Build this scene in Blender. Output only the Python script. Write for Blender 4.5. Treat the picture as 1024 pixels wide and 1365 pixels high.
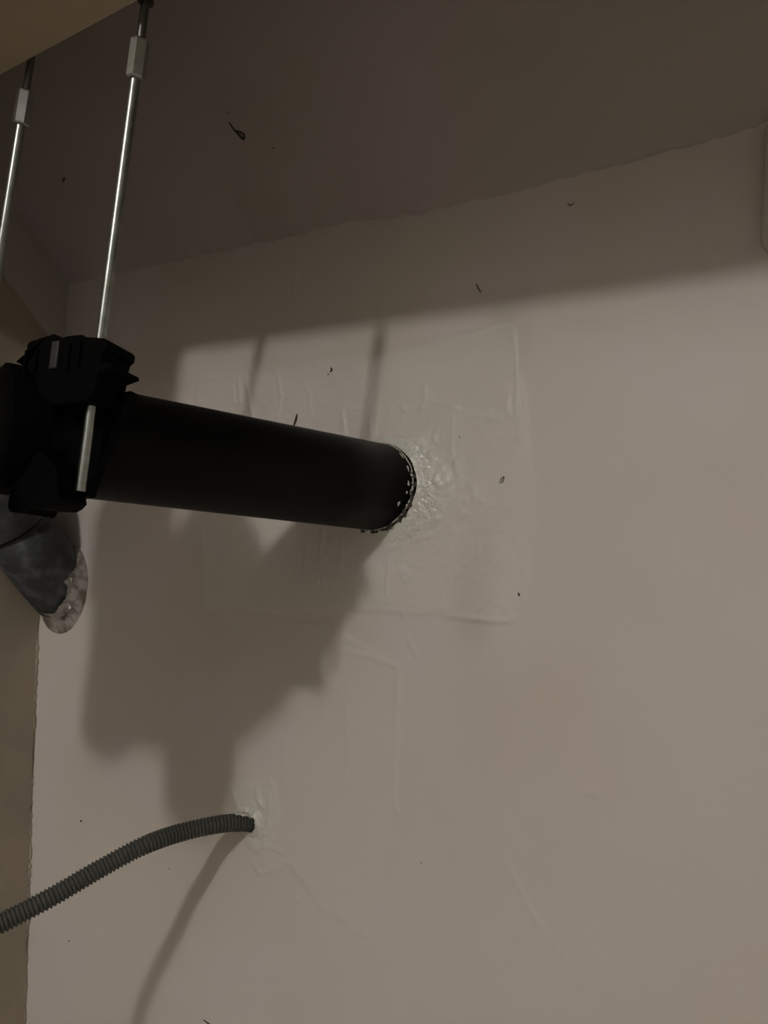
import bpy, bmesh, math, random
import numpy as np
from mathutils import Vector, Matrix
random.seed(4)
for o in list(bpy.data.objects): bpy.data.objects.remove(o)
S = bpy.context.scene
COL = S.collection
H = 1.55                                  # camera height above the floor

# ------------------------------------------------------------------ camera
F_PX, CX, CY = 1000., 512., 682.5
_h = np.array([-1.512, -.042, 1.]); _h /= np.linalg.norm(_h)
_v = np.array([.085, -1, .087]); _v -= _h*(_v@_h); _v /= np.linalg.norm(_v)
_n = np.cross(_h, _v); _n /= np.linalg.norm(_n)
R = np.array([-_h, _n, _v])               # camera space (x right, y down, z forward) -> room axes
cam_d = bpy.data.cameras.new('camera')
cam_d.sensor_fit = 'HORIZONTAL'; cam_d.sensor_width = 36.; cam_d.lens = 36.*F_PX/1024.
cam_d.clip_start = .02
cam = bpy.data.objects.new('camera', cam_d); COL.objects.link(cam)
M3 = Matrix([[R[i][0], -R[i][1], -R[i][2]] for i in range(3)])
cam.matrix_world = Matrix.Translation((0, 0, H)) @ M3.to_4x4()
S.camera = cam

# ------------------------------------------------------------------ world, lamp, exposure
w = bpy.data.worlds.new('world'); S.world = w; w.use_nodes = True
w.node_tree.nodes['Background'].inputs[0].default_value = (.9, .88, .85, 1)
w.node_tree.nodes['Background'].inputs[1].default_value = .01
LAMP = (-.45, -2.22, 1.2+H)
ld = bpy.data.lights.new('room_lamp', 'POINT'); ld.energy = 74; ld.color = (1., .955, .93)
ld.shadow_soft_size = .075
lo = bpy.data.objects.new('room_lamp', ld); COL.objects.link(lo); lo.location = LAMP
S.view_settings.view_transform = 'Standard'; S.view_settings.look = 'None'
S.view_settings.exposure = 0.; S.view_settings.gamma = 1.
S.view_settings.use_curve_mapping = False

WY = .777                                 # back wall plane, metres in front of the camera


def ray(px, py): return R@np.array([(px-CX)/F_PX, (py-CY)/F_PX, 1.])


def wallpt(px, py):
    r = ray(px, py); r = r*(WY/r[1]); return r + np.array([0, 0, H])


def at(px, py, z): return ray(px, py)*z + np.array([0, 0, H])


# ------------------------------------------------------------------ materials
def mat(name, col, rough=.8, metal=0., col2=None, scale=20., spread=(.4, .6), bump=0., bscale=200.,
        bdist=.001, spec=.5, detail=4.):
    m = bpy.data.materials.new(name); m.use_nodes = True
    nt = m.node_tree; b = nt.nodes['Principled BSDF']
    b.inputs['Roughness'].default_value = rough; b.inputs['Metallic'].default_value = metal
    b.inputs['Specular IOR Level'].default_value = spec
    b.inputs['Base Color'].default_value = (*col, 1)
    tc = nt.nodes.new('ShaderNodeTexCoord')
    if col2:
        n = nt.nodes.new('ShaderNodeTexNoise'); n.inputs['Scale'].default_value = scale
        n.inputs['Detail'].default_value = detail
        r = nt.nodes.new('ShaderNodeValToRGB')
        r.color_ramp.elements[0].position, r.color_ramp.elements[1].position = spread
        r.color_ramp.elements[0].color = (*col, 1); r.color_ramp.elements[1].color = (*col2, 1)
        nt.links.new(tc.outputs['Object'], n.inputs['Vector'])
        nt.links.new(n.outputs['Fac'], r.inputs['Fac'])
        nt.links.new(r.outputs['Color'], b.inputs['Base Color'])
    if bump:
        n = nt.nodes.new('ShaderNodeTexNoise'); n.inputs['Scale'].default_value = bscale
        n.inputs['Detail'].default_value = 3
        k = nt.nodes.new('ShaderNodeBump'); k.inputs['Strength'].default_value = bump
        k.inputs['Distance'].default_value = bdist
        nt.links.new(tc.outputs['Object'], n.inputs['Vector'])
        nt.links.new(n.outputs['Fac'], k.inputs['Height'])
        nt.links.new(k.outputs['Normal'], b.inputs['Normal'])
    return m


def wall_material():
    m = mat('white_wall_paint', (.62, .575, .53), .55, spec=.35)
    nt = m.node_tree; N = nt.nodes.new; L = nt.links.new; b = nt.nodes['Principled BSDF']
    tc = nt.nodes['Texture Coordinate']
    n1 = N('ShaderNodeTexNoise'); n1.inputs['Scale'].default_value = 5.; n1.inputs['Detail'].default_value = 3
    r1 = N('ShaderNodeValToRGB')
    r1.color_ramp.elements[0].position = .4; r1.color_ramp.elements[0].color = (.632, .582, .545, 1)
    r1.color_ramp.elements[1].position = .6; r1.color_ramp.elements[1].color = (.612, .565, .500, 1)
    L(tc.outputs['Object'], n1.inputs['Vector']); L(n1.outputs['Fac'], r1.inputs['Fac'])
    a = N('ShaderNodeAttribute'); a.attribute_name = 'stain_shade'
    mx = N('ShaderNodeMix'); mx.data_type = 'RGBA'
    mx.inputs[7].default_value = (.40, .365, .25, 1)
    L(a.outputs['Fac'], mx.inputs[0]); L(r1.outputs['Color'], mx.inputs[6])
    f = N('ShaderNodeAttribute'); f.attribute_name = 'filler'
    m2 = N('ShaderNodeMix'); m2.data_type = 'RGBA'
    m2.inputs[7].default_value = (.645, .625, .565, 1)
    L(f.outputs['Fac'], m2.inputs[0]); L(mx.outputs[2], m2.inputs[6])
    L(m2.outputs[2], b.inputs['Base Color'])
    mr = N('ShaderNodeMapRange'); mr.inputs[3].default_value = .6; mr.inputs[4].default_value = .2
    L(f.outputs['Fac'], mr.inputs[0]); L(mr.outputs[0], b.inputs['Roughness'])
    n2 = N('ShaderNodeTexNoise'); n2.inputs['Scale'].default_value = 260.; n2.inputs['Detail'].default_value = 3
    n3 = N('ShaderNodeTexNoise'); n3.inputs['Scale'].default_value = 85.; n3.inputs['Detail'].default_value = 4
    L(tc.outputs['Object'], n2.inputs['Vector']); L(tc.outputs['Object'], n3.inputs['Vector'])
    s2 = N('ShaderNodeMath'); s2.operation = 'MULTIPLY'
    L(n3.outputs['Fac'], s2.inputs[0]); L(f.outputs['Fac'], s2.inputs[1])
    k2 = N('ShaderNodeBump'); k2.inputs['Strength'].default_value = 1.; k2.inputs['Distance'].default_value = .0026
    L(s2.outputs[0], k2.inputs['Height'])
    k = N('ShaderNodeBump'); k.inputs['Strength'].default_value = .25; k.inputs['Distance'].default_value = .0006
    L(n2.outputs['Fac'], k.inputs['Height']); L(k2.outputs['Normal'], k.inputs['Normal'])
    L(k.outputs['Normal'], b.inputs['Normal'])
    return m


M_WALL = wall_material()
M_CEIL = mat('ceiling_paint', (.455, .39, .385), .8, col2=(.415, .378, .328), scale=3.2, bump=.2, bscale=150)
M_ROOM = mat('room_paint', (.60, .585, .56), .8, bump=.1)
M_SOFFIT = mat('tan_board', (.43, .355, .235), .7, col2=(.46, .38, .25), scale=9, bump=.2, bscale=200)
M_TAN = mat('tan_paint', (.335, .292, .220), .7, col2=(.37, .32, .24), scale=12, bump=.25, bscale=180)
M_FLOOR = mat('floor_grey', (.44, .42, .39), .7, col2=(.50, .475, .44), scale=3)
M_STRIP = mat('strip_paint', (.45, .41, .355), .8, bump=.2, bscale=120)
M_PIPE = mat('black_plastic_pipe', (.0025, .0027, .0025), .45, spec=.15, bump=.05, bscale=120)
M_CLAMP = mat('black_rubber', (.0018, .0018, .0018), .7, spec=.05, bump=.1, bscale=300)
M_ZINC = mat('zinc_plated_steel', (.42, .45, .42), .34, 1., col2=(.32, .35, .32), scale=90)
M_NUT = mat('zinc_nut', (.42, .43, .41), .38, 1., col2=(.34, .35, .33), scale=60)
M_ZINC_SHADED = mat('shaded_zinc', (.20, .20, .19), .36, 1.)  # zinc of the upper rods, the beam's shade put into the colour
M_DARK = mat('dark_steel', (.03, .028, .025), .55, .6)
M_GREY = mat('dusty_grey_pipe', (.032, .036, .039), .6, col2=(.10, .108, .118), scale=40, spread=(.46, .70), bump=.3, bscale=60)
M_CONDUIT = mat('grey_conduit', (.085, .089, .080), .55, spec=.3)
M_FILL = mat('white_filler', (.655, .655, .585), .17, col2=(.60, .59, .52), scale=30, bump=1., bscale=130,
             bdist=.0032, spec=.6)
M_FILLD = mat('dry_filler', (.38, .36, .33), .7, col2=(.16, .135, .105), scale=48, spread=(.40, .60), bump=1., bscale=60,
              bdist=.004)
M_MARK = mat('dark_speck', (.05, .04, .028), .7)
M_FLECK = mat('white_fleck', (.8, .78, .72), .3)


# ------------------------------------------------------------------ mesh helpers
def obj(name, verts, faces, m, parent=None, smooth=False, label=None):
    me = bpy.data.meshes.new(name); me.from_pydata([tuple(map(float, v)) for v in verts], [], faces)
    me.materials.append(m); me.update()
    if smooth: me.polygons.foreach_set('use_smooth', [True]*len(me.polygons))
    o = bpy.data.objects.new(name, me); COL.objects.link(o)
    if parent: o.parent = parent; o.matrix_parent_inverse = Matrix.Translation(-Vector(parent.location))
    if label: o['label'] = label
    return o


def fix_normals(o):
    bm = bmesh.new(); bm.from_mesh(o.data); bmesh.ops.recalc_face_normals(bm, faces=bm.faces)
    bm.to_mesh(o.data); bm.free(); return o


def structure(o): o['kind'] = 'structure'; return o


def thing(name, label, cat, loc, group=None):
    o = bpy.data.objects.new(name, None); COL.objects.link(o); o.location = loc
    o.empty_display_size = .02
    o['label'] = label; o['category'] = cat
    if group: o['group'] = group
    return o


def frames(P):
    P = [np.array(p, float) for p in P]; out = []; u = None
    for i in range(len(P)):
        t = P[min(i+1, len(P)-1)] - P[max(i-1, 0)]; t /= np.linalg.norm(t)
        if u is None:
            a = np.array([0, 0, 1.]) if abs(t[2]) < .9 else np.array([1., 0, 0])
            u = np.cross(t, a)
        u = u - t*(u@t); u /= np.linalg.norm(u)
        out.append((P[i], u, np.cross(t, u), t))
    return out


def tube(P, rad, seg=24, caps=True, ang0=0., wob=None):
    """swept tube along P; rad is a number or one per point"""
    if np.isscalar(rad): rad = [rad]*len(P)
    V, Fc = [], []
    for i, (p, u, v, t) in enumerate(frames(P)):
        for k in range(seg):
            a = ang0 + 2*math.pi*k/seg
            r = rad[i]*(1 + (wob(i, a) if wob else 0))
            V.append(p + r*(math.cos(a)*u + math.sin(a)*v))
    for i in range(len(P)-1):
        for k in range(seg):
            a, b = i*seg+k, i*seg+(k+1) % seg
            Fc.append((a, b, b+seg, a+seg))
    if caps:
        Fc.append(tuple(range(seg-1, -1, -1))); Fc.append(tuple(range((len(P)-1)*seg, len(P)*seg)))
    return V, Fc


def box(lo, hi):
    x0, y0, z0 = lo; x1, y1, z1 = hi
    V = [(x, y, z) for x in (x0, x1) for y in (y0, y1) for z in (z0, z1)]
    return V, [(0, 1, 3, 2), (4, 6, 7, 5), (0, 4, 5, 1), (2, 3, 7, 6), (0, 2, 6, 4), (1, 5, 7, 3)]


def prism(poly, y0, y1, shear=0.):
    """polygon in X-Z extruded along Y (X shifts by shear per unit of Y)"""
    n = len(poly)
    V = [(x + shear*(y0-(y0+y1)/2), y0, z) for x, z in poly] + [(x + shear*(y1-(y0+y1)/2), y1, z) for x, z in poly]
    Fc = [tuple(range(n)), tuple(range(2*n-1, n-1, -1))]
    Fc += [(i, i+n, (i+1) % n+n, (i+1) % n) for i in range(n)]
    return V, Fc


def join(*parts):
    V, Fc = [], []
    for v, f in parts:
        k = len(V); V += list(v); Fc += [tuple(i+k for i in q) for q in f]
    return V, Fc


def bevel(o, wdt, seg=2):
    b = o.modifiers.new('bevel', 'BEVEL'); b.width = wdt; b.segments = seg; b.limit_method = 'ANGLE'
    return o


# ------------------------------------------------------------------ back wall (finely gridded, real relief)
GX0, GX1, GZ0, GZ1, ST = -1.36, .10, -.95, .56, .0028
gx = np.arange(GX0, GX1+1e-6, ST); gz = np.arange(GZ0, GZ1+1e-6, ST)
X, Z = np.meshgrid(gx, gz)                # Z relative to the camera height
Hh = np.zeros_like(X); STAIN_SHADE = np.zeros_like(X); FILL = np.zeros_like(X)


def xz(pts): return [(wallpt(*p)[0], wallpt(*p)[2]-H) for p in pts]


def seg_dist(pts):
    D = np.full(X.shape, 9.); T = np.zeros_like(X); n = len(pts)-1
    for i in range(n):
        (ax, az), (bx, bz) = pts[i], pts[i+1]
        L2 = (bx-ax)**2+(bz-az)**2+1e-12
        t = np.clip(((X-ax)*(bx-ax)+(Z-az)*(bz-az))/L2, 0, 1)
        d = np.hypot(X-ax-t*(bx-ax), Z-az-t*(bz-az))
        m = d < D; D[m] = d[m]; T[m] = ((i+t)/n)[m]
    return D, T


def stroke(pts, amp, sig=.0022, stain_shade=0.):
    """a raised (or, with negative amp, sunk) smear along a line, fading at its ends"""
    global Hh, STAIN_SHADE
    D, T = seg_dist(xz(pts))
    g = np.exp(-(D/sig)**2)*np.clip(np.minimum(T, 1-T)*6+.25, 0, 1)
    Hh += amp*g
    if stain_shade: STAIN_SHADE = np.maximum(STAIN_SHADE, stain_shade*g)


def inside(pts):
    P = xz(pts); m = np.zeros(X.shape, bool)
    for i in range(len(P)):
        (x1, z1), (x2, z2) = P[i], P[(i+1) % len(P)]
        c = ((z1 > Z) != (z2 > Z)) & (X < (x2-x1)*(Z-z1)/(z2-z1+1e-12)+x1)
        m ^= c
    return m


def vnoise(scale, seed):
    rng = np.random.default_rng(seed); n = 96; G = rng.random((n, n))
    u = (X-GX0)/scale; q = (Z-GZ0)/scale
    i = np.floor(u).astype(int); j = np.floor(q).astype(int); fu = u-i; fq = q-j
    fu = fu*fu*(3-2*fu); fq = fq*fq*(3-2*fq); i %= n; j %= n; i2 = (i+1) % n; j2 = (j+1) % n
    return (G[j, i]*(1-fu)+G[j, i2]*fu)*(1-fq)+(G[j2, i]*(1-fu)+G[j2, i2]*fu)*fq - .5


def plateau(pts, amp, soft=.003, fill=0., edge=0.):
    global Hh, FILL
    m = inside(pts); P = xz(pts); D, _ = seg_dist(P+[P[0]])
    sd = np.where(m, D, -D) + .006*vnoise(.025, 7)
    s = 1/(1+np.exp(-sd/soft*2))
    Hh += amp*s + edge*np.exp(-(sd/.003)**2)*(.5+vnoise(.02, 9))
    FILL = np.maximum(FILL, fill*s)


Hh += .0035*vnoise(.23, 1) + .0014*vnoise(.09, 2) + .00035*vnoise(.03, 3)
# the large filled patch round the pipe and the smear of plaster down to the conduit
plateau([(262, 508), (330, 496), (420, 484), (520, 470), (600, 448), (688, 425), (704, 560), (712, 700),
         (690, 832), (600, 822), (520, 815), (430, 812), (350, 816), (270, 808)], .0009, .002, .42, .0006)
plateau([(395, 560), (480, 545), (612, 540), (618, 640), (606, 700), (600, 815), (440, 800), (400, 700)], .0006, .0022, .25, .0004)
plateau([(300, 815), (430, 832), (536, 888), (530, 1040), (515, 1130), (490, 1250), (430, 1215), (385, 1150),
         (355, 1165), (320, 1075), (305, 1000), (300, 900)], .0008, .0028, .2, .0004)
plateau([(515, 585), (560, 585), (590, 612), (606, 650), (592, 692), (560, 716), (510, 724), (478, 712),
         (470, 640)], .0012, .003, .95, .0006)
plateau([(300, 1045), (360, 1040), (375, 1085), (362, 1130), (340, 1135), (322, 1110)], .0008, .003, .7, .0003)
ridges = [([(327, 500), (333, 540), (342, 575)], .0020), ([(318, 505), (320, 540)], .0012),
          ([(310, 515), (313, 540)], .001), ([(369, 495), (375, 530), (368, 560)], .0014),
          ([(395, 330), (392, 400)], .0007), ([(262, 508), (330, 496), (372, 492)], .0009),
          ([(530, 680), (560, 700), (590, 690)], .0012), ([(510, 735), (545, 722), (580, 712)], .001),
          ([(433, 690), (428, 740), (434, 790)], .0011), ([(412, 700), (405, 770)], .001),
          ([(460, 690), (455, 760)], .0009), ([(520, 740), (514, 800)], .0009), ([(536, 755), (548, 770)], .0012),
          ([(543, 848), (548, 862), (556, 876)], .0014), ([(534, 760), (541, 776)], .0013),
          ([(533, 814), (541, 826)], .0012), ([(530, 885), (528, 960), (524, 1050)], .0006),
          ([(455, 866), (500, 878), (532, 890)], .0009), ([(460, 930), (464, 1000), (458, 1060)], .0007),
          ([(308, 1045), (314, 1065), (322, 1085)], .0018), ([(322, 1080), (336, 1084), (346, 1094)], .0026),
          ([(342, 1048), (345, 1068), (352, 1078)], .0022), ([(360, 1060), (359, 1100), (350, 1125)], .0022),
          ([(345, 1118), (350, 1108), (358, 1112)], .0018), ([(336, 1150), (346, 1164), (360, 1162), (364, 1156)], .0011),
          ([(356, 1128), (368, 1132), (380, 1140)], .0009), ([(305, 960), (314, 1010), (312, 1050)], .0008),
          ([(387, 960), (380, 1000), (376, 1060)], .0006), ([(525, 1060), (528, 1085)], .0012),
          ([(497, 1180), (485, 1250)], .0006), ([(683, 424), (690, 500), (688, 560)], .0007),
          ([(711, 560), (713, 650), (708, 740)], .0005), ([(538, 543), (600, 541), (612, 545)], .0008),
          ([(604, 545), (602, 600), (612, 640)], .0007), ([(456, 545), (462, 590)], .0014),
          ([(493, 560), (497, 590)], .0014), ([(505, 540), (500, 585)], .0009), ([(535, 538), (540, 548)], .0016),
          ([(662, 1118), (690, 1180), (712, 1222), (740, 1262), (772, 1300)], .0005),
          ([(783, 1056), (800, 1060)], .0012), ([(740, 1064), (745, 1084), (752, 1102)], .0005),
          ([(904, 1298), (922, 1282)], .001), ([(86, 392), (88, 420), (87, 470)], -.0015),
          ([(598, 545), (668, 560)], .0005), ([(590, 822), (640, 826), (682, 830)], .0010),
          ([(480, 812), (560, 818)], .0009)]
for pts, amp in ridges: stroke(pts, amp*1.7, .0022)
rr = np.random.default_rng(11)            # short trowel marks in the wet-looking filler
for i in range(55):
    x0 = rr.uniform(400, 700); y0 = rr.uniform(500, 830); a = rr.normal(1.75, .35); l = rr.uniform(8, 30)
    stroke([(x0, y0), (x0+l*math.cos(a)*.5+2, y0+l/2), (x0+l*math.cos(a), y0+l)], rr.uniform(.0004, .0016), .002)
for i in range(36):
    x0 = rr.normal(575, 16); y0 = rr.normal(642, 28); a = rr.uniform(0, 3.14); l = rr.uniform(4, 12)
    stroke([(x0, y0), (x0+l*math.cos(a), y0+l*math.sin(a))], rr.uniform(.0008, .0022), .0024)


def blotch(px, py, sx, sy, a):
    global STAIN_SHADE
    cx_, cz_ = xz([(px, py)])[0]
    g = a*np.exp(-(((X-cx_)/sx)**2+((Z-cz_)/sy)**2)**1.3)*(1+.6*vnoise(.03, 21))
    STAIN_SHADE = np.maximum(STAIN_SHADE, np.clip(g, 0, 1))


blotch(632, 790, .026, .075, .38); blotch(668, 440, .028, .04, .26); blotch(648, 520, .05, .07, .2)
blotch(612, 470, .03, .03, .16); blotch(500, 462, .012, .05, .22); blotch(690, 480, .018, .09, .18)  # narrow middle blotch deepens the rod's shadow in the wall colour
blotch(650, 930, .05, .08, .10); blotch(745, 930, .06, .06, .08); blotch(460, 470, .2, .03, .08)
# keep relief away from the outer rim so the fine grid meets the plain wall
rim = np.minimum.reduce([X-GX0, GX1-X, Z-GZ0, GZ1-Z]); Hh *= np.clip(rim/.02, 0, 1)
Yg = WY - Hh
nz, nx = X.shape
me = bpy.data.meshes.new('wall_back')
ring = [(-2.0, -1.55), (3.0, -1.55), (3.0, 1.45), (-2.0, 1.45)]
co = np.stack([X, Yg, Z+H], -1).reshape(-1, 3)
co = np.vstack([co, [(x, WY, z+H) for x, z in ring]])
idx = np.arange(nz*nx).reshape(nz, nx)
quads = np.stack([idx[:-1, :-1], idx[:-1, 1:], idx[1:, 1:], idx[1:, :-1]], -1).reshape(-1, 4)
b0 = nz*nx
c00, c10, c11, c01 = idx[0, 0], idx[0, -1], idx[-1, -1], idx[-1, 0]
ringq = np.array([[b0, b0+1, c10, c00], [b0+1, b0+2, c11, c10], [b0+2, b0+3, c01, c11], [b0+3, b0, c00, c01]])
quads = np.vstack([quads, ringq]).astype(np.int32)
me.vertices.add(len(co)); me.vertices.foreach_set('co', co.ravel().astype(np.float32))
me.loops.add(quads.size); me.loops.foreach_set('vertex_index', quads.ravel())
me.polygons.add(len(quads)); me.polygons.foreach_set('loop_start', np.arange(0, quads.size, 4, dtype=np.int32))
me.polygons.foreach_set('loop_total', np.full(len(quads), 4, np.int32))
me.polygons.foreach_set('use_smooth', np.ones(len(quads), bool))
me.update(calc_edges=True)
for nm, A in (('stain_shade', STAIN_SHADE), ('filler', FILL)):
    at_ = me.attributes.new(nm, 'FLOAT', 'POINT')
    at_.data.foreach_set('value', np.append(np.clip(A, 0, 1).ravel(), [0]*4).astype(np.float32))
me.materials.append(M_WALL)
wall_back = bpy.data.objects.new('wall_back', me); COL.objects.link(wall_back); structure(wall_back)


def wall_height(x, z):
    i = int(round((x-GX0)/ST)); j = int(round((z-GZ0)/ST))
    i = min(max(i, 0), nx-1); j = min(max(j, 0), nz-1)
    return Yg[j, i]


# ------------------------------------------------------------------ ceilings, side walls, floor
TAN = .871                                # slope of the ceiling above the pipe
seam = [(60, 386), (90, 380), (150, 366), (200, 357), (262, 342), (330, 329), (400, 312), (440, 301), (470, 294), (520, 290),
        (560, 285), (600, 276), (640, 266), (690, 255), (740, 241), (800, 228), (850, 214), (900, 199), (945, 187), (985, 177),
        (1008, 173), (1024, 164)]
sx = [p[0] for p in xz(seam)]; szz = [p[1] for p in xz(seam)]
sx = [-1.45] + sx[1:] + [.1, 3.0]; szz = [.484] + szz[1:] + [.478, .478]
xs = np.concatenate([np.arange(-1.45, .1, .006), [.4, 1., 2.3]])
V, Fc = [], []
rg = np.random.default_rng(5)
dys = [0, .004, .02, .1, .4, 1.057]
zn = 0.
for i, x in enumerate(xs):
    zn = .6*zn + rg.normal(0, .0011); zb = np.interp(x, sx, szz) + zn
    fade = 1. if -1.3 < x < .1 else 0.
    g = max(0., .0003 + .0005*math.sin(x*23+1)+.0004*math.sin(x*61)+rg.normal(0, .0003)) * fade
    for k, d in enumerate(dys):
        y = WY - d - (g if k == 0 else 0)
        lip = .0012*fade*(.5+.5*math.sin(x*37)) if k == 1 else 0
        V.append((x, y, H + (zb if k < 2 else .480 if k > 2 else .5*zb+.24) + TAN*(WY-y) - lip))
for i in range(len(xs)-1):
    for k in range(len(dys)-1):
        a = i*len(dys)+k; Fc.append((a, a+1, a+1+len(dys), a+len(dys)))
ceiling = structure(obj('ceiling', V, Fc, M_CEIL, smooth=True))
structure(obj('ceiling.001', *box((-1.6, -4., H+1.40), (2.3, -.27, H+1.45)), M_ROOM))
structure(obj('floor', *box((-1.6, -4., -.05), (2.3, .85, 0)), M_FLOOR))
structure(obj('wall_right', *box((2.2, -4., 0), (2.3, WY, H+1.42)), M_ROOM))
structure(obj('wall_rear', *box((-1.6, -4.1, 0), (2.3, -4., H+1.42)), M_ROOM))
# left wall: tan paint, its meeting edge with the white wall is ragged
zl = np.concatenate([np.arange(-1.55, -.9, .1), np.arange(-.9, .56, .0035), np.arange(.6, 1.45, .1)])
V, Fc = [], []; jn = 0.
for z in zl:
    xb = np.interp(z, [-1.55, -.755, -.45, -.154, .15, .484, 1.4], [-1.03, -1.115, -1.163, -1.209, -1.232, -1.258, -1.31])
    jn = .55*jn + rg.normal(0, .0013); j = (jn + .002*math.sin(z*41)*math.sin(z*17+1)) if -.9 < z < .3 else 0
    V += [(xb, WY+.02, z+H), (xb+j, WY-.0035, z+H), (xb, WY-.0045, z+H), (xb, WY-.03, z+H), (xb, -4, z+H)]
for i in range(len(zl)-1):
    for k in range(4):
        a = i*5+k; Fc.append((a, a+1, a+6, a+5))
wall_left = structure(obj('wall_left', V, Fc, M_TAN))
# pale strip under the sloping ceiling on the left wall
yy = [WY-.0005, WY-.15, WY-.5, WY-.9]
V, Fc = [], []
for y in yy:
    d = WY-y
    zt = .484+TAN*d+.004; zb = .352+TAN*d*.985
    for z, o_ in ((zt, 0), (zt, .007), (zb, .007), (zb, 0)):
        xb = np.interp(z, [.15, .484, 1.4], [-1.232, -1.258, -1.31])
        V.append((xb+o_-.0005, y, z+H))
for i in range(len(yy)-1):
    for k in range(4): Fc.append((i*4+k, i*4+(k+1) % 4, i*4+4+(k+1) % 4, i*4+4+k))
Fc += [(0, 1, 2, 3), (15, 14, 13, 12)]
structure(fix_normals(obj('trim_1', V, Fc, M_STRIP)))
# the tan downstand from which the threaded rods hang
BZ, BY0, BY1 = .465, .297, .360
poly = [(BY0, BZ), (BY1, BZ), (BY1, .484+TAN*(WY-BY1)-.002), (BY0, .484+TAN*(WY-BY0)-.002)]
V = [(x, y, z+H) for x in (-1.30, 2.2) for y, z in poly]
beam = structure(fix_normals(obj('trim_2', V, [(0, 1, 2, 3), (7, 6, 5, 4)]+[(i, (i+1) % 4, (i+1) % 4+4, i+4) for i in range(4)], M_SOFFIT)))

# ------------------------------------------------------------------ black drain pipe
PA = np.array([-.5275, WY, .1118+H]); PD = np.array([-.350, -1., -.0162])   # per metre of -Y
def pa(y): return PA + PD*(WY-y)
YC = .381
drain = thing('drain_pipe', 'thick black plastic drain pipe sticking out of the white wall', 'pipe', tuple(pa(.3)))
obj('pipe_barrel', *tube([pa(WY+.02), pa(.70), pa(.5), pa(.3), pa(.16)], .055, 72), M_PIPE, drain, True)
def arc(p0, d0, d1, r, n=10):
    """bend from direction d0 to d1 with radius r"""
    d0 = np.array(d0)/np.linalg.norm(d0); d1 = np.array(d1)/np.linalg.norm(d1)
    a = math.acos(np.clip(d0@d1, -1, 1)); nrm = d1 - d0*(d0@d1); nrm /= np.linalg.norm(nrm)
    return [np.array(p0)+r*(math.sin(t)*d0+(1-math.cos(t))*nrm) for t in np.linspace(0, a, n)]


YT = .15; tz = .10+H                      # the run of fittings left of the frame, at the near end of the pipe
xt = pa(YT)[0]
obj('cross_fitting', *tube([(-.86, YT, tz-.01), (-.70, YT, tz-.005), (-.69, YT, tz-.002)], [.060, .060, .054], 40), M_PIPE, drain, True)
obj('branch', *tube([(-.74, YT, tz-.034), (-.660, YT, tz+.040), (-.643, YT, tz+.056)], [.056, .060, .060], 40), M_PIPE, drain, True)
obj('inspection_stub', *tube([(-.722, YT, tz), (-.722, YT, tz-.085), (-.722, YT, tz-.10), (-.722, YT, tz-.126)], [.056, .056, .053, .048], 40), M_PIPE, drain, True)
obj('hopper', *tube([(-.780, YT, tz), (-.772, YT, tz+.10), (-.738, YT, tz+.150), (-.708, YT, tz+.192)], [.056, .070, .074, .072], 40), M_PIPE, drain, True)
rt = np.array([-.881, YT, H+.12])
obj('riser', *tube([rt-np.array([0, 0, .108]), rt-np.array([0, 0, .100]), rt-np.array([0, 0, .085]), rt+np.array([0, 0, .08]), rt+np.array([0, 0, .085]), rt+np.array([0, 0, .19]), rt+np.array([0, 0, .195]), np.array([-.881, YT, H+1.00])],
    [.030, .044, .056, .057, .076, .076, .057, .057], 40), M_PIPE, drain, True)

# smears of filler on the pipe end, lying on its surface
def on_pipe(y, ang, lift=.0006):
    t = PD/np.linalg.norm(PD); u = np.cross(t, [0, 0, 1.]); u /= np.linalg.norm(u); q = np.cross(u, t)
    off = (.055+lift)*(math.cos(ang)*u + math.sin(ang)*q); c = pa(y-off[1])
    return c + (.055+lift)*(math.cos(ang)*u + math.sin(ang)*q)
_t = PD/np.linalg.norm(PD); _u = np.cross(_t, [0, 0, 1.]); FS = 1 if _u[0] > 0 else -1   # side facing the camera
def smear(y, ang, ly, la, seed):
    r_ = random.Random(seed); n = 9; V = [on_pipe(y, ang, .0012)]
    for k in range(n):
        a = 2*math.pi*k/n; s = r_.uniform(.3, .85)
        V.append(on_pipe(y+ly*s*math.cos(a), ang+la*s*math.sin(a), .0002))
    return V, [(0, 1+k, 1+(k+1) % n) for k in range(n)]

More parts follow.
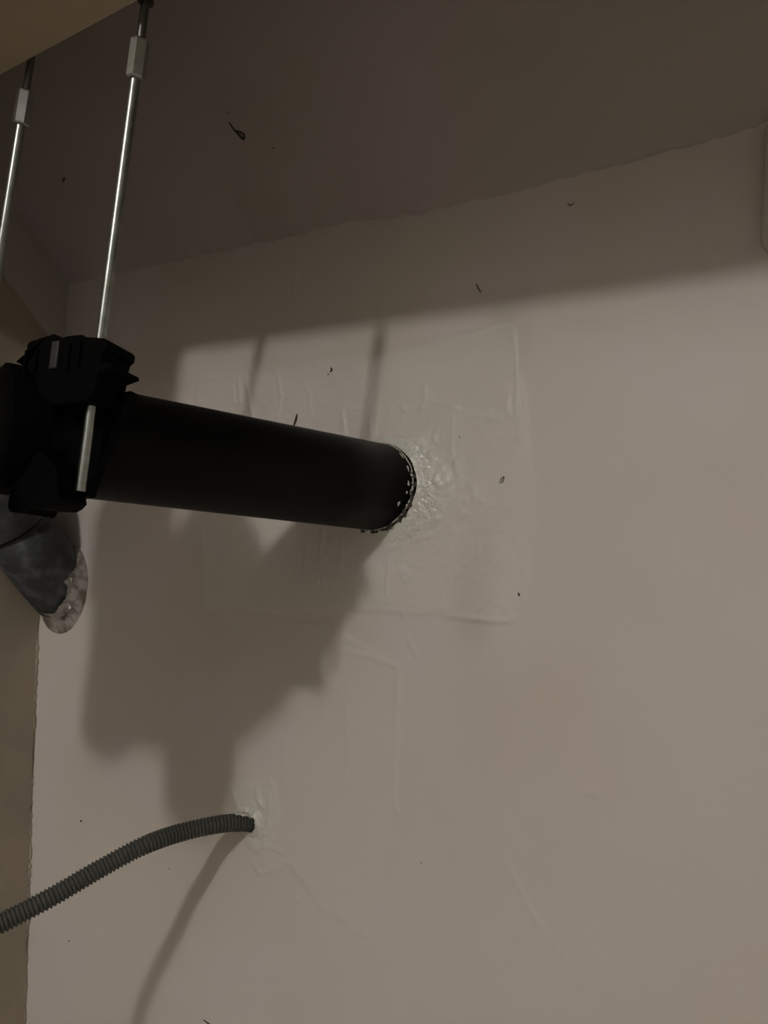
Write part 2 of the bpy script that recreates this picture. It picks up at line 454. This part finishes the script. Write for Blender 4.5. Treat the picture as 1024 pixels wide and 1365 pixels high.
# ------------------------------------------------------------------ filler collar round the black pipe (part of the wall)
def collar(center, axis, rin, rout, lift, m, name, label, seed, seg=120, climb=.004, wild=.35, aspect=lambda a: 1., xs_=1.):
    rng = np.random.default_rng(seed); V, Fc = [], []
    ax = np.array(axis)/np.linalg.norm(axis)
    ph = rng.uniform(0, 6.28, 8)
    prof = [(0., 1.), (.10, .8), (.3, .45), (.6, .2), (.85, .06), (1., -.25)]
    J = rng.random(seg)-.35; J = (J+np.roll(J, 1)+np.roll(J, 2)*.7+np.roll(J, 3)*.4)/2.
    for k in range(seg):
        a = 2*math.pi*k/seg
        n1 = sum(math.sin((j+1)*a*1.0+ph[j])/(j+1.5) for j in range(6))*.35
        jag = J[k]
        for i, (s, hgt) in enumerate(prof):
            ro = rout*aspect(a)*(1+.12*n1)
            r = rin+(ro-rin)*s
            up = lift*hgt*(1+.3*n1) + (climb*max(0, jag)*wild*3 if i == 0 else 0)
            up += rng.normal(0, .0004) if 0 < i < 5 else 0
            p = np.array(center)+np.array([math.cos(a)*r*xs_, 0, math.sin(a)*r]) 
            p = p + ax*up/abs(ax[1])
            if i == 0:   # inner rim follows the slanting pipe
                p = p
            V.append(p)
    n = len(prof)
    for k in range(seg):
        for i in range(n-1):
            a = k*n+i; b = ((k+1) % seg)*n+i
            Fc.append((a, a+1, b+1, b))
    return fix_normals(obj(name, V, Fc, m, wall_back, True, label))
coll = collar(PA+np.array([.002, -.0012, 0]), PD, .0558, .068, .0048, M_FILL, 'filler_collar',
              'glossy white filler smeared around the black pipe', 3, climb=.002, xs_=1.065,
              aspect=lambda a: 1.0 + .36*max(0, math.cos(a+.15))**1.5)
V, Fc = [], []; rz = np.random.default_rng(2); wv = 0
for k in range(110):                      # thin torn line of filler wiped onto the pipe end
    a = -1.75 + k*(3.2/109); aa = a if FS > 0 else math.pi-a
    wv = .7*wv + rz.normal(0, .0006)
    y1_ = .7690 + rz.normal(0, .0003); wd = max(.0004, .0022+wv)
    V += [on_pipe(y1_, aa, .0005), on_pipe(y1_-wd*.5, aa, .0012), on_pipe(y1_-wd, aa, .0004)]
for k in range(109):
    if rz.random() < .12: continue
    for i in range(2): Fc.append((k*3+i, k*3+i+1, k*3+4+i, k*3+3+i))
obj('filler_line', V, Fc, M_FILL, drain, True, 'thin torn white line of filler')
for q in [(.762, .05, .003, .09), (.764, .42, .0022, .14), (.755, -.42, .0028, .09),
          (.764, .75, .0018, .16), (.761, -.15, .002, .08)]:
    smr = obj('filler_smear', *smear(q[0], (q[1] if FS > 0 else math.pi-q[1]), q[2], q[3], int(q[1]*100)+200), M_FILL, drain, True)
# dark broken foam edge showing under the filler
rng2 = random.Random(8)
V, Fc = [], []
for k in range(26):
    a = -1.75 + k*.085 + rng2.uniform(-.02, .02)
    if rng2.random() < .3 or a > .25: continue
    aa = a if FS > 0 else math.pi-a
    c0 = on_pipe(WY-.0065-rng2.uniform(0, .004), aa, .0016); r_ = rng2.uniform(.0016, .0034)
    v, f = box(c0-np.array([r_*.7, .0018, r_]), c0+np.array([r_*.7, .0018, r_])); Fc += [tuple(i+len(V) for i in q) for q in f]; V += v
obj('foam_crumb', V, Fc, M_MARK, wall_back)['kind'] = 'stuff'

# ------------------------------------------------------------------ threaded rods
def rod_line(pz, z): 
    (a, b) = pz; t = (z-a[2])/(b[2]-a[2]); return np.array(a)+(np.array(b)-np.array(a))*t
def threaded(P0, P1, r, pitch=.00125, seg=12):
    L = np.linalg.norm(P1-P0); n = int(L/pitch)*2; pts = [P0+(P1-P0)*(i/n) for i in range(n+1)]
    return tube(pts, [r if i % 2 else r*.80 for i in range(n+1)], seg)
def hexnut(c, ax, L, R_, m, name, parent, a0):
    ax = ax/np.linalg.norm(ax)
    P = [c-ax*L/2, c-ax*(L/2-.0015), c+ax*(L/2-.0015), c+ax*L/2]
    return obj(name, *tube(P, [R_*.88, R_, R_, R_*.88], 6, ang0=a0), m, parent)
def hanger_rod(name, label, pz, zlow, zhigh, nutz, nutlen, a0):
    P0, P1 = rod_line(pz, zlow), rod_line(pz, zhigh); P0[2] += H; P1[2] += H
    t = thing(name, label, 'rod', tuple(P1), 'threaded rods hanging from the tan downstand')
    ax = P1-P0
    nc = rod_line(pz, nutz); nc[2] += H
    obj('threaded_rod', *threaded(P0, nc, .0046), M_ZINC, t, True)
    obj('threaded_rod', *threaded(nc, P1, .0037), M_ZINC_SHADED, t, True)
    hexnut(nc, ax, nutlen, .0078, M_NUT, 'coupling_nut', t, a0)
    if zhigh < .825: return t
    pc = rod_line(pz, BZ+.003); pc[2] += H
    ax = ax/np.linalg.norm(ax)
    obj('washer', *tube([pc-ax*.0012, pc+ax*.0012], .0068, 20), M_DARK, t)
    return t
R1 = ((-.559, .3805, .049), (-.530, .3665, .465))
R2 = ((-.735, .380, .300), (-.708, .371, .488))
def nutz_for(py, pz):
    best = min(np.linspace(.1, .5, 900), key=lambda z: abs(((R.T@rod_line(pz, z))[1]/(R.T@rod_line(pz, z))[2]*F_PX+CY)-py))
    return best
n1, n2 = nutz_for(80, R1), nutz_for(144, R2)
rod1 = hanger_rod('threaded_rod_hanger', 'long bright threaded rod passing in front of the black pipe', R1, .050, .826, n1, .034, .62)
rod2 = hanger_rod('threaded_rod_hanger', 'threaded rod at the left photo edge, running out of frame above the black pipe', R2, .062, .822, n2, .034, .35)

# ------------------------------------------------------------------ pipe clamp (black)
cc = pa(YC); cz = cc[2]-H; cxx = cc[0]; SH = .35
clamp = thing('pipe_clamp', 'black plastic clamp gripping the black pipe on the threaded rod', 'clamp', tuple(cc))
def clip_ring(r0, r1, half, a0, a1, n=36):
    V, Fc = [], []
    ax = PD/np.linalg.norm(PD); u = np.cross(ax, [0, 0, 1.]); u /= np.linalg.norm(u); q = np.cross(u, ax)
    for i in range(n+1):
        a = a0+(a1-a0)*i/n; d = math.cos(a)*u+math.sin(a)*q
        for r_, s in ((r0, -half), (r1, -half), (r1, half), (r0, half)): V.append(cc+d*r_+ax*s)
    for i in range(n):
        for k in range(4): Fc.append((i*4+k, i*4+(k+1) % 4, i*4+4+(k+1) % 4, i*4+4+k))
    Fc += [(0, 1, 2, 3), (4*n+3, 4*n+2, 4*n+1, 4*n)]
    return V, Fc
bevel(fix_normals(obj('clamp_band', *clip_ring(.0553, .060, .017, 0, 2*math.pi, 60), M_CLAMP, clamp)), .001)
def arc_pts(a0, a1, r, n=8):
    return [(cxx+1.04*r*math.cos(a), cz+r*math.sin(a)) for a in np.linspace(a0, a1, n)]
R_ = math.radians
up = [(-.640, .158), (-.641, .178), (-.638, .1805), (-.614, .1825), (-.602, .1835), (-.592, .1800), (-.588, .1785), (-.584, .1795),
      (-.562, .1785), (-.557, .176), (-.531, .172), (-.527, .169), (-.5275, .163), (-.532, .161), (-.534, .153), (-.519, .150), (-.518, .147),
      (-.534, .144), (-.536, .130), (-.545, .122), (-.585, .120), (-.600, .125)] + arc_pts(R_(28), R_(74), .0585)
o = fix_normals(obj('upper_jaw', *[ [(x, y, z+H) for x, y, z in v] if i == 0 else v for i, v in enumerate(prism([(x, z+H-H) for x, z in up], YC-.019, YC+.019, -SH))], M_CLAMP, clamp))
bevel(o, .0012)
lowp = [(-.6415, .050), (-.642, .033), (-.637, .029), (-.612, .0275), (-.608, .033), (-.581, .033), (-.573, .036), (-.567, .0405),
        (-.569, .045), (-.573, .050), (-.576, .066), (-.590, .075), (-.605, .082)] + arc_pts(R_(-30), R_(-80), .0585)
web = [(-.532, .138), (-.550, .100), (-.563, .079), (-.575, .048), (-.600, .045)] + arc_pts(R_(-30), R_(28), .0585, 8)
o = fix_normals(obj('side_web', *[ [(x, y, z+H) for x, y, z in v] if i == 0 else v for i, v in enumerate(prism(web, YC+.0155, YC+.027, -SH))], M_CLAMP, clamp))
o = fix_normals(obj('lower_jaw', *[ [(x, y, z+H) for x, y, z in v] if i == 0 else v for i, v in enumerate(prism(lowp, YC-.017, YC+.017, -SH))], M_CLAMP, clamp))
bevel(o, .0012)
# far ear reaching the second rod, behind the pipe
r2p = rod_line(R2, .10)
ear = [(-.722, .092), (r2p[0]-.013, .094), (r2p[0]-.013, .070), (-.722, .068)]
bevel(fix_normals(obj('far_ear', *[ [(x, y, z+H) for x, y, z in v] if i == 0 else v for i, v in enumerate(prism(ear, .366, .394))], M_CLAMP, clamp)), .001)
# ribs and the little steel captive nut in the jaw
for x0 in (-.638, -.622, -.575, -.560):
    v, f = box((x0-.0012, YC-.0215, .150+H), (x0+.0012, YC-.018, .172+H)); obj('rib', [(a+SH*.019, b, c) for a, b, c in v], f, M_CLAMP, clamp)
v, f = box((-.600+.006, YC-.0212, .152+H), (-.590+.006, YC-.0185, .176+H)); bevel(obj('captive_nut', v, f, mat('dull_steel', (.045, .045, .043), .6, .3), clamp), .001)

# ------------------------------------------------------------------ grey pipe at the left
GC = wallpt(82, 784); gx_, gz_ = GC[0], GC[2]
g0 = np.array([gx_, WY+.02, gz_])
grey = thing('grey_pipe_bend', 'dusty grey pipe bend entering the wall below the black clamp', 'pipe', (gx_, WY, gz_))
gd = np.array([.02, -.72, .70]); gd /= np.linalg.norm(gd)
gp = [g0, np.array([gx_, WY, gz_])] + [np.array([gx_, WY, gz_])+gd*s for s in (.03, .08, .138)]
obj('pipe_bend', *tube(gp, .0545, 56), M_GREY, grey, True)
gg = lambda s: np.array([gx_, WY, gz_])+gd*s
obj('joint_groove', *tube([gg(.136), gg(.146)], .0515, 56), M_DARK, grey, True)
obj('socket', *tube([gg(.142), gg(.144), gg(.21), gg(.215)], [.056, .0590, .0590, .056], 56), M_GREY, grey, True)
obj('pipe_barrel', *tube([gg(.21), gg(.60)], .0545, 48), M_GREY, grey, True)
gc = np.array([gx_, WY-.001, gz_])
collar(gc+np.array([.004, 0, .0]), gd*np.array([0, 1, .35]), .0535, .064, .024, M_FILLD, 'filler_collar',
       'crumbling dirty filler around the grey pipe', 12, climb=.008, wild=.5,
       aspect=lambda a: 1.0+.22*abs(math.sin(a)))
for k in range(16):
    a = random.uniform(-1.4, 1.2); rr_ = random.uniform(.050, .062)
    p = gc+np.array([math.cos(a)*rr_, -random.uniform(.008, .024), math.sin(a)*rr_*1.25])
    V = [p+np.array([random.uniform(-1, 1), random.uniform(-1, 1), random.uniform(-1.4, 1.4)])*.0035 for _ in range(6)]
    me_ = bpy.data.meshes.new('filler_crumb'); bm = bmesh.new()
    for q in V: bm.verts.new(q)
    bmesh.ops.convex_hull(bm, input=bm.verts); bm.to_mesh(me_); bm.free(); me_.materials.append(M_FILL if k % 3 else M_MARK)
    oo = bpy.data.objects.new('filler_crumb', me_); COL.objects.link(oo); oo.parent = wall_back

# ------------------------------------------------------------------ corrugated conduit
cp = [(337, 1097, .998), (320, 1096.5, .988), (290, 1099, .970), (240, 1110, .946), (190, 1128, .916), (130, 1160, .889), (70, 1195, .859),
      (0, 1231, .827), (-70, 1262, .79), (-150, 1290, .745)]
CP = [at(*c) for c in cp]
CP[0][1] = WY+.004
e_ = CP[0]+(CP[0]-CP[1])
def spline(P, n):
    P = [np.array(p) for p in P]; P = [2*P[0]-P[1]]+P+[2*P[-1]-P[-2]]; out = []
    for i in range(1, len(P)-2):
        for k in range(n):
            t = k/n; a, b, c, d = P[i-1:i+3]
            out.append(.5*((2*b)+(-a+c)*t+(2*a-5*b+4*c-d)*t*t+(-a+3*b-3*c+d)*t**3))
    out.append(P[-2]); return out
fine = spline(CP, 60)
ss = np.concatenate([[0], np.cumsum([np.linalg.norm(fine[i+1]-fine[i]) for i in range(len(fine)-1)])])
FA = np.array(fine)
pitch = .0046; sub = 8; ns = int(ss[-1]/pitch*sub)
pts, rad = [], []
for i in range(ns):
    s = i*pitch/sub; pts.append(np.array([np.interp(s, ss, FA[:, k]) for k in range(3)]))
    ph = (i % sub)/sub
    rad.append(.0112 if ph < .5 else .0095)
cond = thing('corrugated_conduit', 'grey ribbed flexible conduit curving down out of the white wall', 'conduit', tuple(CP[0]))
V, Fc = tube(pts, rad, 28)
obj('conduit_sleeve', V, Fc, M_CONDUIT, cond)
def nearpt(s): return np.array([np.interp(s, ss, FA[:, k]) for k in range(3)])
# filler blob where it enters the wall, with a torn lip over the top of the tube
cw = wallpt(337, 1097)
collar(np.array([cw[0]+.001, WY-.0015, cw[2]]), (-.25, -1, 0), .0108, .019, .004, M_FILL, 'filler_collar',
       'white filler lip around the grey conduit', 31, seg=64, climb=.003, wild=.5)
V, Fc = [], []
rr2 = np.random.default_rng(6)
fr = frames([nearpt(s) for s in np.linspace(.006, .036, 9)])
for i, (p, u, v_, t) in enumerate(fr):
    for k in range(9):
        a = math.radians(-48+12*k); up_ = np.array([0, 0, 1.]); up_ -= t*(up_@t); up_ /= np.linalg.norm(up_); sd = np.cross(t, up_)
        if sd[0]*0+sd[1] > 0: sd = -sd
        V.append(p+(.0118+rr2.uniform(0, .001))*(math.cos(a)*up_+math.sin(a)*sd))
for i in range(8):
    for k in range(8):
        lim = 8*(1-(i/8.)**1.2)+rr2.uniform(-1.6, 1.2)
        if abs(k-3) < lim*.55: Fc.append((i*9+k, i*9+k+1, i*9+10+k, i*9+9+k))
o = obj('filler_lip', V, Fc, M_FILL, wall_back, True); sm = o.modifiers.new('solid', 'SOLIDIFY'); sm.thickness = .0008

# ------------------------------------------------------------------ pale cable trunking at the right, just in frame
tr = thing('cable_trunking', 'pale rounded cable trunking on the wall under the ceiling at the right edge', 'trunking', (-.05, WY, .34+H))
tx0, tx1, tz0, tz1 = -.1010, -.035, .3395, .466
poly = [(tx1, tz1), (tx0, tz1)] + [(tx0+.014-.014*math.cos(a), tz0+.014-.014*math.sin(a)) for a in np.linspace(0, math.pi/2, 6)] + [(tx1, tz0)]
bevel(fix_normals(obj('trunking_cover', *[ [(x, y, z+H) for x, y, z in v] if i == 0 else v for i, v in enumerate(prism(poly, WY-.020, WY-.001))],
      mat('trunking_white', (.50, .46, .40), .5, bump=.1), tr)), .003)

# ------------------------------------------------------------------ small marks stuck on wall and ceiling
def wp(px, py, lift=.0008):
    x, z = xz([(px, py)])[0]; return np.array([x, wall_height(x, z)-lift, z+H])
def fibre(name, pts, r, label=None, m=M_MARK):
    P = spline([wp(*p) for p in pts], 5)
    n = len(P); rad = [r*(.35+.65*math.sin(math.pi*min(1, (i+.6)/n))) for i in range(n)]
    return obj(name, *tube(P, rad, 6), m, wall_back, True, label)
fibre('bristle', [(395.5, 552), (394.5, 560), (391, 569)], .0017, 'dark curled fleck on the filler above the black pipe')
fibre('bristle', [(441, 490), (442.5, 493), (440.5, 496)], .0014); fibre('bristle', [(438, 498), (437, 500)], .0007)
fibre('bristle', [(635, 378), (638, 385), (642, 390)], .0007)
fibre('bristle', [(666, 644), (670, 643), (672.5, 636), (669, 638), (666.5, 643)], .0005)
fibre('bristle', [(757, 270), (760, 274), (766, 271)], .0006)
fibre('bristle', [(691, 790), (693, 795)], .0010); fibre('bristle', [(108, 1093.5), (109, 1095.5)], .0015)
fibre('bristle', [(272, 1359), (279, 1364), (284, 1369)], .0010)
fibre('bristle', [(92, 1253), (93, 1255)], .0008); fibre('bristle', [(224.5, 1157), (225.2, 1159)], .0006)
fibre('bristle', [(561, 1149), (562, 1151)], .0006); fibre('bristle', [(613, 582), (614, 584)], .0006)
fibre('paint_fleck', [(396.5, 1193), (399, 1198)], .0011, 'tiny white fleck', M_FLECK)
fibre('paint_fleck', [(685, 792), (688, 792)], .0007, None, M_FLECK)
def cpnt(px, py, lift=.0012):
    r = ray(px, py)  # hits z = .482 + TAN*(WY - y)
    s = (.481+TAN*WY)/(r[2]+TAN*r[1]); p = r*s; p[2] += H
    nn = np.array([0, -TAN, -1.]); nn /= np.linalg.norm(nn); return p+nn*lift
def cfibre(pts, r, label=None, m=M_MARK):
    P = spline([cpnt(*p) for p in pts], 5); n = len(P)
    return obj('bristle', *tube(P, [r*(.3+.7*math.sin(math.pi*min(1, (i+.6)/n))) for i in range(n)], 6), m, ceiling, True, label)
cfibre([(306, 162), (311, 170), (318, 178), (325, 185), (326, 179), (319, 175), (315, 174)], .0017, 'dark curled fibre stuck to the ceiling')
cfibre([(304, 150), (306, 151)], .0008); cfibre([(84.5, 242), (87, 236)], .0019, 'small dark fleck on the ceiling')
cfibre([(364, 196), (367, 198)], .0009)
